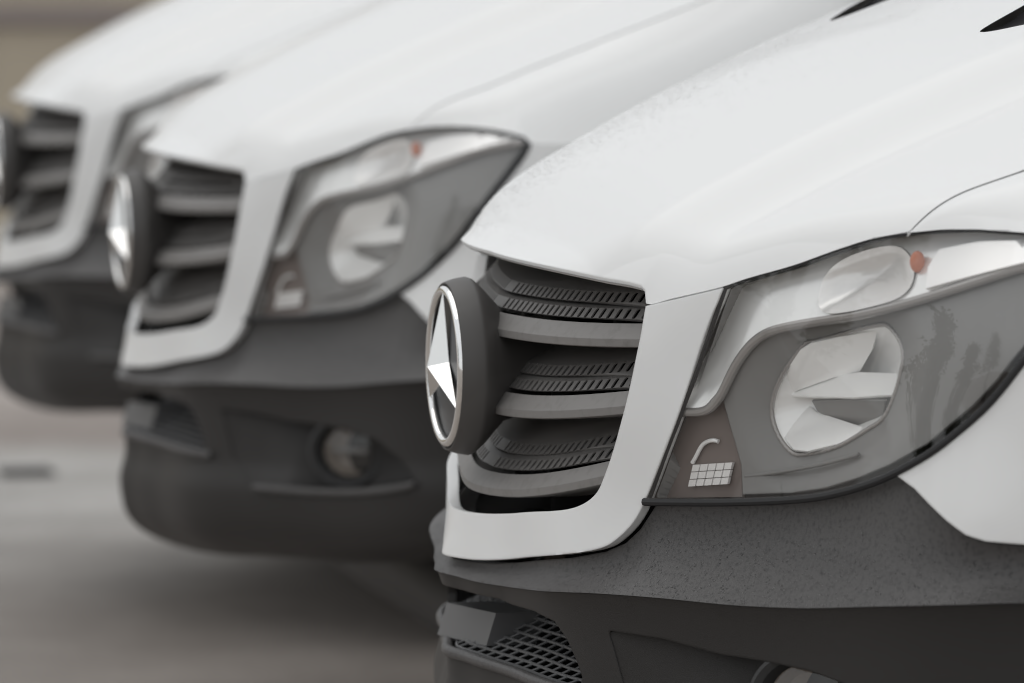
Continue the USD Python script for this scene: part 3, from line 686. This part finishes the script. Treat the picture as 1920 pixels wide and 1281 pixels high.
for sgn in (1, -1):
    fix = (lambda m: m) if sgn > 0 else mirror
    q = np.array([(-1.02, 1.315), (-1.72, 1.27), (-1.72, 2.12), (-1.45, 2.12)]); p, f = fill(q, .05)
    v = np.stack([p[:, 0], .998 - np.clip((p[:, 1] - 1.3), 0, 1) * .10 * np.clip(1 - (-1.0 - p[:, 0]) / .62, 0, 1), p[:, 1]], 1)
    obj('side_window', fix(solid(v, f, .012, lambda c: np.tile([0, 1.0, 0], (len(c), 1)))), 'glass', van, smooth=False)
    mm = obj('door_mirror', fix(rbox((-1.20, 1.06, 1.36), (-1.08, 1.27, 1.66), .05)), 'dark', van)
    obj('mirror_arm', fix(cat(rbox((-1.17, .96, 1.33), (-1.02, 1.16, 1.41), .03))), 'dark', mm)
    for wx in (-1.0, -4.4):
        ty = lathe([(-.10, .21), (-.115, .30), (-.10, .335), (-.07, .345), (.07, .345), (.10, .335), (.115, .30), (.10, .21)], 48)
        rm = lathe([(.085, .21), (.05, .20), (.06, .12), (.075, .06), (.075, .0001)], 36)
        T = np.array([[0, 1, 0, wx], [1, 0, 0, .85], [0, 0, 1, .345], [0, 0, 0, 1.0]])
        ty.apply_transform(T); rm.apply_transform(T)
        wh = obj('wheel', fix(ty), 'tyre', van); obj('rim', fix(rm), 'steel', wh)
obj('wheel_arch_liner', cat(rbox((-1.5, -.70, .33), (-.60, .70, .95), .03)), 'black', van)
obj('underbody', rbox((-5.2, -.80, .26), (-.45, .80, .44), .08), 'dark', van)

# ------------------------------------------------------------------ the row of vans
say(van, label='nearest white van, sharp, its star badge and perforated slats clear, filling the right side', category='van', group='white vans parked in a row')
for k, lab in ((1, 'middle white van of the row, blurred, its whole headlight showing behind the nearest nose'), (2, 'farthest white van, most blurred, its nose cut by the left edge, headlight mostly hidden')):
    x = UsdGeom.Xform.Define(stage, f'/World/parked_van_{k:03d}')
    x.AddTranslateOp().Set(Gf.Vec3d(*VAN_AT[k], 0))
    x.GetPrim().GetReferences().AddInternalReference(van); x.GetPrim().SetInstanceable(True)
    say(f'/World/parked_van_{k:03d}', label=lab, category='van', group='white vans parked in a row')

# ------------------------------------------------------------------ ground and the wall beyond
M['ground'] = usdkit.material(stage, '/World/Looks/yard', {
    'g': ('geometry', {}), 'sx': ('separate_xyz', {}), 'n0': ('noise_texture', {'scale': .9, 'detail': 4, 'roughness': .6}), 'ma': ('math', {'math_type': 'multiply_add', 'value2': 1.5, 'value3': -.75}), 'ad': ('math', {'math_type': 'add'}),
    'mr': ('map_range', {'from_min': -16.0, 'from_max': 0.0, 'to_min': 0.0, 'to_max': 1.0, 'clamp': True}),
    'r': ('rgb_ramp', {'ramp': [(0, (.36, .325, .305)), (.42, (.36, .325, .305)), (.46, (.27, .235, .215)), (.50, (.27, .235, .215)), (.525, (.41, .40, .385)), (.60, (.41, .40, .385)), (.70, (.285, .256, .234)), (1, (.27, .238, .213))]}),  # bands along y: darker under the vans, pale strip, brown strip, pinkish beyond
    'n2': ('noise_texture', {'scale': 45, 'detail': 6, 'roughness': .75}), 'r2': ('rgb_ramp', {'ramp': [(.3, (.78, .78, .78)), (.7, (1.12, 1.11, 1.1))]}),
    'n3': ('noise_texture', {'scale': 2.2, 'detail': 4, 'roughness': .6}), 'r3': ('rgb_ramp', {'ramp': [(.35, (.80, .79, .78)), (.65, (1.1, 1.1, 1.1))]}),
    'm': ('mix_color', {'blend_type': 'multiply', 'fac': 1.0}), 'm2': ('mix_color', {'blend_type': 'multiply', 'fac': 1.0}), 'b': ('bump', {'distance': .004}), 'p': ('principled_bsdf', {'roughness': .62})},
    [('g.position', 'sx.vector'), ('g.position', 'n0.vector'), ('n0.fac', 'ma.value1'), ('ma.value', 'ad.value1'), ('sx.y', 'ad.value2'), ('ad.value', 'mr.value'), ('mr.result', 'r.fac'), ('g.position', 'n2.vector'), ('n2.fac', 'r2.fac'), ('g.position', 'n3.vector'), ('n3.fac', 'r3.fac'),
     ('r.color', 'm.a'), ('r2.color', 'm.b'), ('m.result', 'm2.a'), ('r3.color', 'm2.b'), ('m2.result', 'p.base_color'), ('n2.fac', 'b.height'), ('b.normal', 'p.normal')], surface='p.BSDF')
def flat(x0, x1, y0, y1, z, n=9):
    g = grid(np.stack([*np.meshgrid(np.linspace(x0, x1, n), np.linspace(y0, y1, n), indexing='ij'), np.full((n, n), z)], -1))
    v_, f_ = sheet(np.array(g.vertices), np.array(g.faces), lambda c: np.tile([0, 0, 1.0], (len(c), 1))); return trimesh.Trimesh(v_, f_, process=False)
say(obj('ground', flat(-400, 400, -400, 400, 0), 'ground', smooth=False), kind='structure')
dr = UsdGeom.Xform.Define(stage, '/World/drain_cover').GetPath().pathString
fr_ = trimesh.creation.extrude_polygon(shapely.geometry.box(-.50, -7.34, -.36, -7.20).difference(unary_union([shapely.geometry.box(-.49 + .026 * k, -7.33, -.474 + .026 * k, -7.21) for k in range(5)])), .006); fr_.apply_translation([0, 0, .005])
obj('drain_frame', fr_, 'dark', dr, smooth=False); obj('drain_well', flat(-.495, -.365, -7.335, -7.205, .004, 2), 'black', dr, smooth=False)
say(dr, label='small dark drain grate in the pale strip of ground at the left edge', category='drain')
M['wall'] = mat('tan_wall', (.44, .385, .295), .8, bump=(20, .004), speck=(1.2, .4, .7, (.38, .33, .265)))
M['wall_joint'] = mat('wall_groove_shadow', (.25, .215, .20), .8)
wall = UsdGeom.Xform.Define(stage, '/World/boundary_wall').GetPath().pathString
for i in range(-6, 7):
    obj('panel', rbox((i * 3.0 - 6 + .008, -15.75, .0), (i * 3.0 - 3 - .008, -15.5, .98), .012), 'wall', wall)
    obj('panel', rbox((i * 3.0 - 6 + .008, -15.75, 1.06), (i * 3.0 - 3 - .008, -15.5, 2.6), .012), 'wall', wall)
obj('groove_shadow', rbox((-24, -15.72, .975), (15, -15.47, 1.065), .012), 'wall_joint', wall)  # shadow groove between the panel rows, put in as a darker strip
say(wall, label='tan panelled wall with a dark shadow groove, far behind the row of vans', category='wall')

# ------------------------------------------------------------------ trees across the lane, seen as dark shapes in the lamps and the chrome
M['leaf'] = usdkit.material(stage, '/World/Looks/leaf', {'oi': ('geometry', {}), 'r': ('rgb_ramp', {'ramp': [(0, (.035, .05, .022)), (1, (.085, .10, .045))]}), 'p': ('principled_bsdf', {'roughness': .55}), 't': ('translucent_bsdf', {'color': (.08, .11, .03)}), 'm': ('mix_closure', {'fac': .25})},
    [('oi.random_per_island', 'r.fac'), ('r.color', 'p.base_color'), ('p.BSDF', 'm.closure1'), ('t.BSDF', 'm.closure2')], surface='m.closure')
M['bark'] = mat('bark', (.09, .07, .055), .9, bump=(30, .01))
TREE_AT = ['leftmost of the three', 'lowest of the three', 'tallest of the three']
def tree(x, y, h, w, seed):
    r = np.random.default_rng(seed); n = 2600
    t = UsdGeom.Xform.Define(stage, '/World/roadside_tree' + (f'_{seed:03d}' if seed else '')); t.AddTranslateOp().Set(Gf.Vec3d(x, y, 0)); t = t.GetPath().pathString
    blobs = np.stack([r.normal(0, .32 * w, 26), r.normal(0, .32 * w, 26), r.uniform(.25, .95, 26) * h], 1); blobs[:, :2] *= (1.15 - blobs[:, 2:3] / h)
    c = blobs[r.integers(0, 26, n)] + r.normal(0, .26 * w / 2, (n, 3))
    a = r.normal(size=(n, 3)); a /= np.linalg.norm(a, axis=1, keepdims=True); b = np.cross(a, r.normal(size=(n, 3))); b /= np.linalg.norm(b, axis=1, keepdims=True); s_ = r.uniform(.10, .2, (n, 1))
    v = np.stack([c - a * s_, c + b * s_ * .5, c + a * s_, c - b * s_ * .5], 1).reshape(-1, 3); i = np.arange(n)[:, None] * 4
    obj('crown', trimesh.Trimesh(v, np.vstack([i + [0, 1, 2], i + [0, 2, 3]]), process=False), 'leaf', t, smooth=False)
    z = np.linspace(0, h * .8, 8); obj('trunk', tube(np.stack([.08 * np.sin(z * 2), .06 * np.cos(z * 1.7), z], 1), .14, 9), 'bark', t)
    say(t, label=f'leafy tree across the lane, {TREE_AT[seed]}, mirrored darkly in the lamps', category='tree', group='trees across the lane')
for k, (x, y, h, w) in enumerate(((15.2, -5.2, 5.4, 2.2), (15.8, -2.2, 4.2, 1.8), (16.4, .6, 6.2, 2.4))):
    tree(x, y, h, w, k)

# ------------------------------------------------------------------ rain drops on the nearest van
M['water'] = usdkit.material(stage, '/World/Looks/water_drop', {'p': ('principled_bsdf', {'base_color': (1, 1, 1), 'roughness': .02, 'transmission_weight': 1.0, 'ior': 1.33})}, surface='p.BSDF')
def drops():
    r = np.random.default_rng(11); base = trimesh.creation.icosphere(1); bv, bf = np.array(base.vertices), np.array(base.faces)
    V, Fc, n = [], [], 0
    pts = []
    N = 6000
    y = np.where(r.random(N) < .8, -.30 + .09 * r.normal(size=N), r.uniform(-.55, .1, N)); fx = front_x(y); x = fx - .012 - r.uniform(0, 1, N) * (fx - .012 - rear_x(y) - .04); e = .002
    z0, zx, zy = hood_z(x, y), hood_z(x + e, y), hood_z(x, y + e)
    for k in range(N): pts.append((np.array([x[k], y[k], z0[k]]), np.array([-(zx[k] - z0[k]) / e, -(zy[k] - z0[k]) / e, 1.0]), r.uniform(.0006, .0014)))
    N = 3200
    th = r.uniform(-.3, 1.0, N); cz = crease_z(np.abs(th)); z = cz + (top_edge(th) - cz) * (.01 + .6 * r.uniform(0, 1, N) ** 1.6)
    p0, p1, p2 = blift3(th, z), blift3(th + .003, z), blift3(th, z + .002); nr = np.cross(p1 - p0, p2 - p0)
    for k in range(N): pts.append((p0[k], nr[k], r.uniform(.0005, .0013)))
    for p, nn, s_ in pts:
        nn = nn / np.linalg.norm(nn); a = np.cross(nn, [1, 0, 0.3]); a /= np.linalg.norm(a); b = np.cross(nn, a)
        q = bv * s_ * [1, r.uniform(.8, 1.2), .5]; V.append(p + q[:, :1] * a + q[:, 1:2] * b + q[:, 2:] * nn); Fc.append(bf + n); n += len(bv)
    return trimesh.Trimesh(np.vstack(V), np.vstack(Fc), process=False)
def blift3(th, z):
    q = bump_r(th, z); return np.stack([q * np.cos(th) - 1, q * np.sin(th), z], 1)
say(obj('rain_drops', drops(), 'water', smooth=True), kind='stuff', label='fine rain drops beaded on the nearest hood and bumper top', category='water drops')
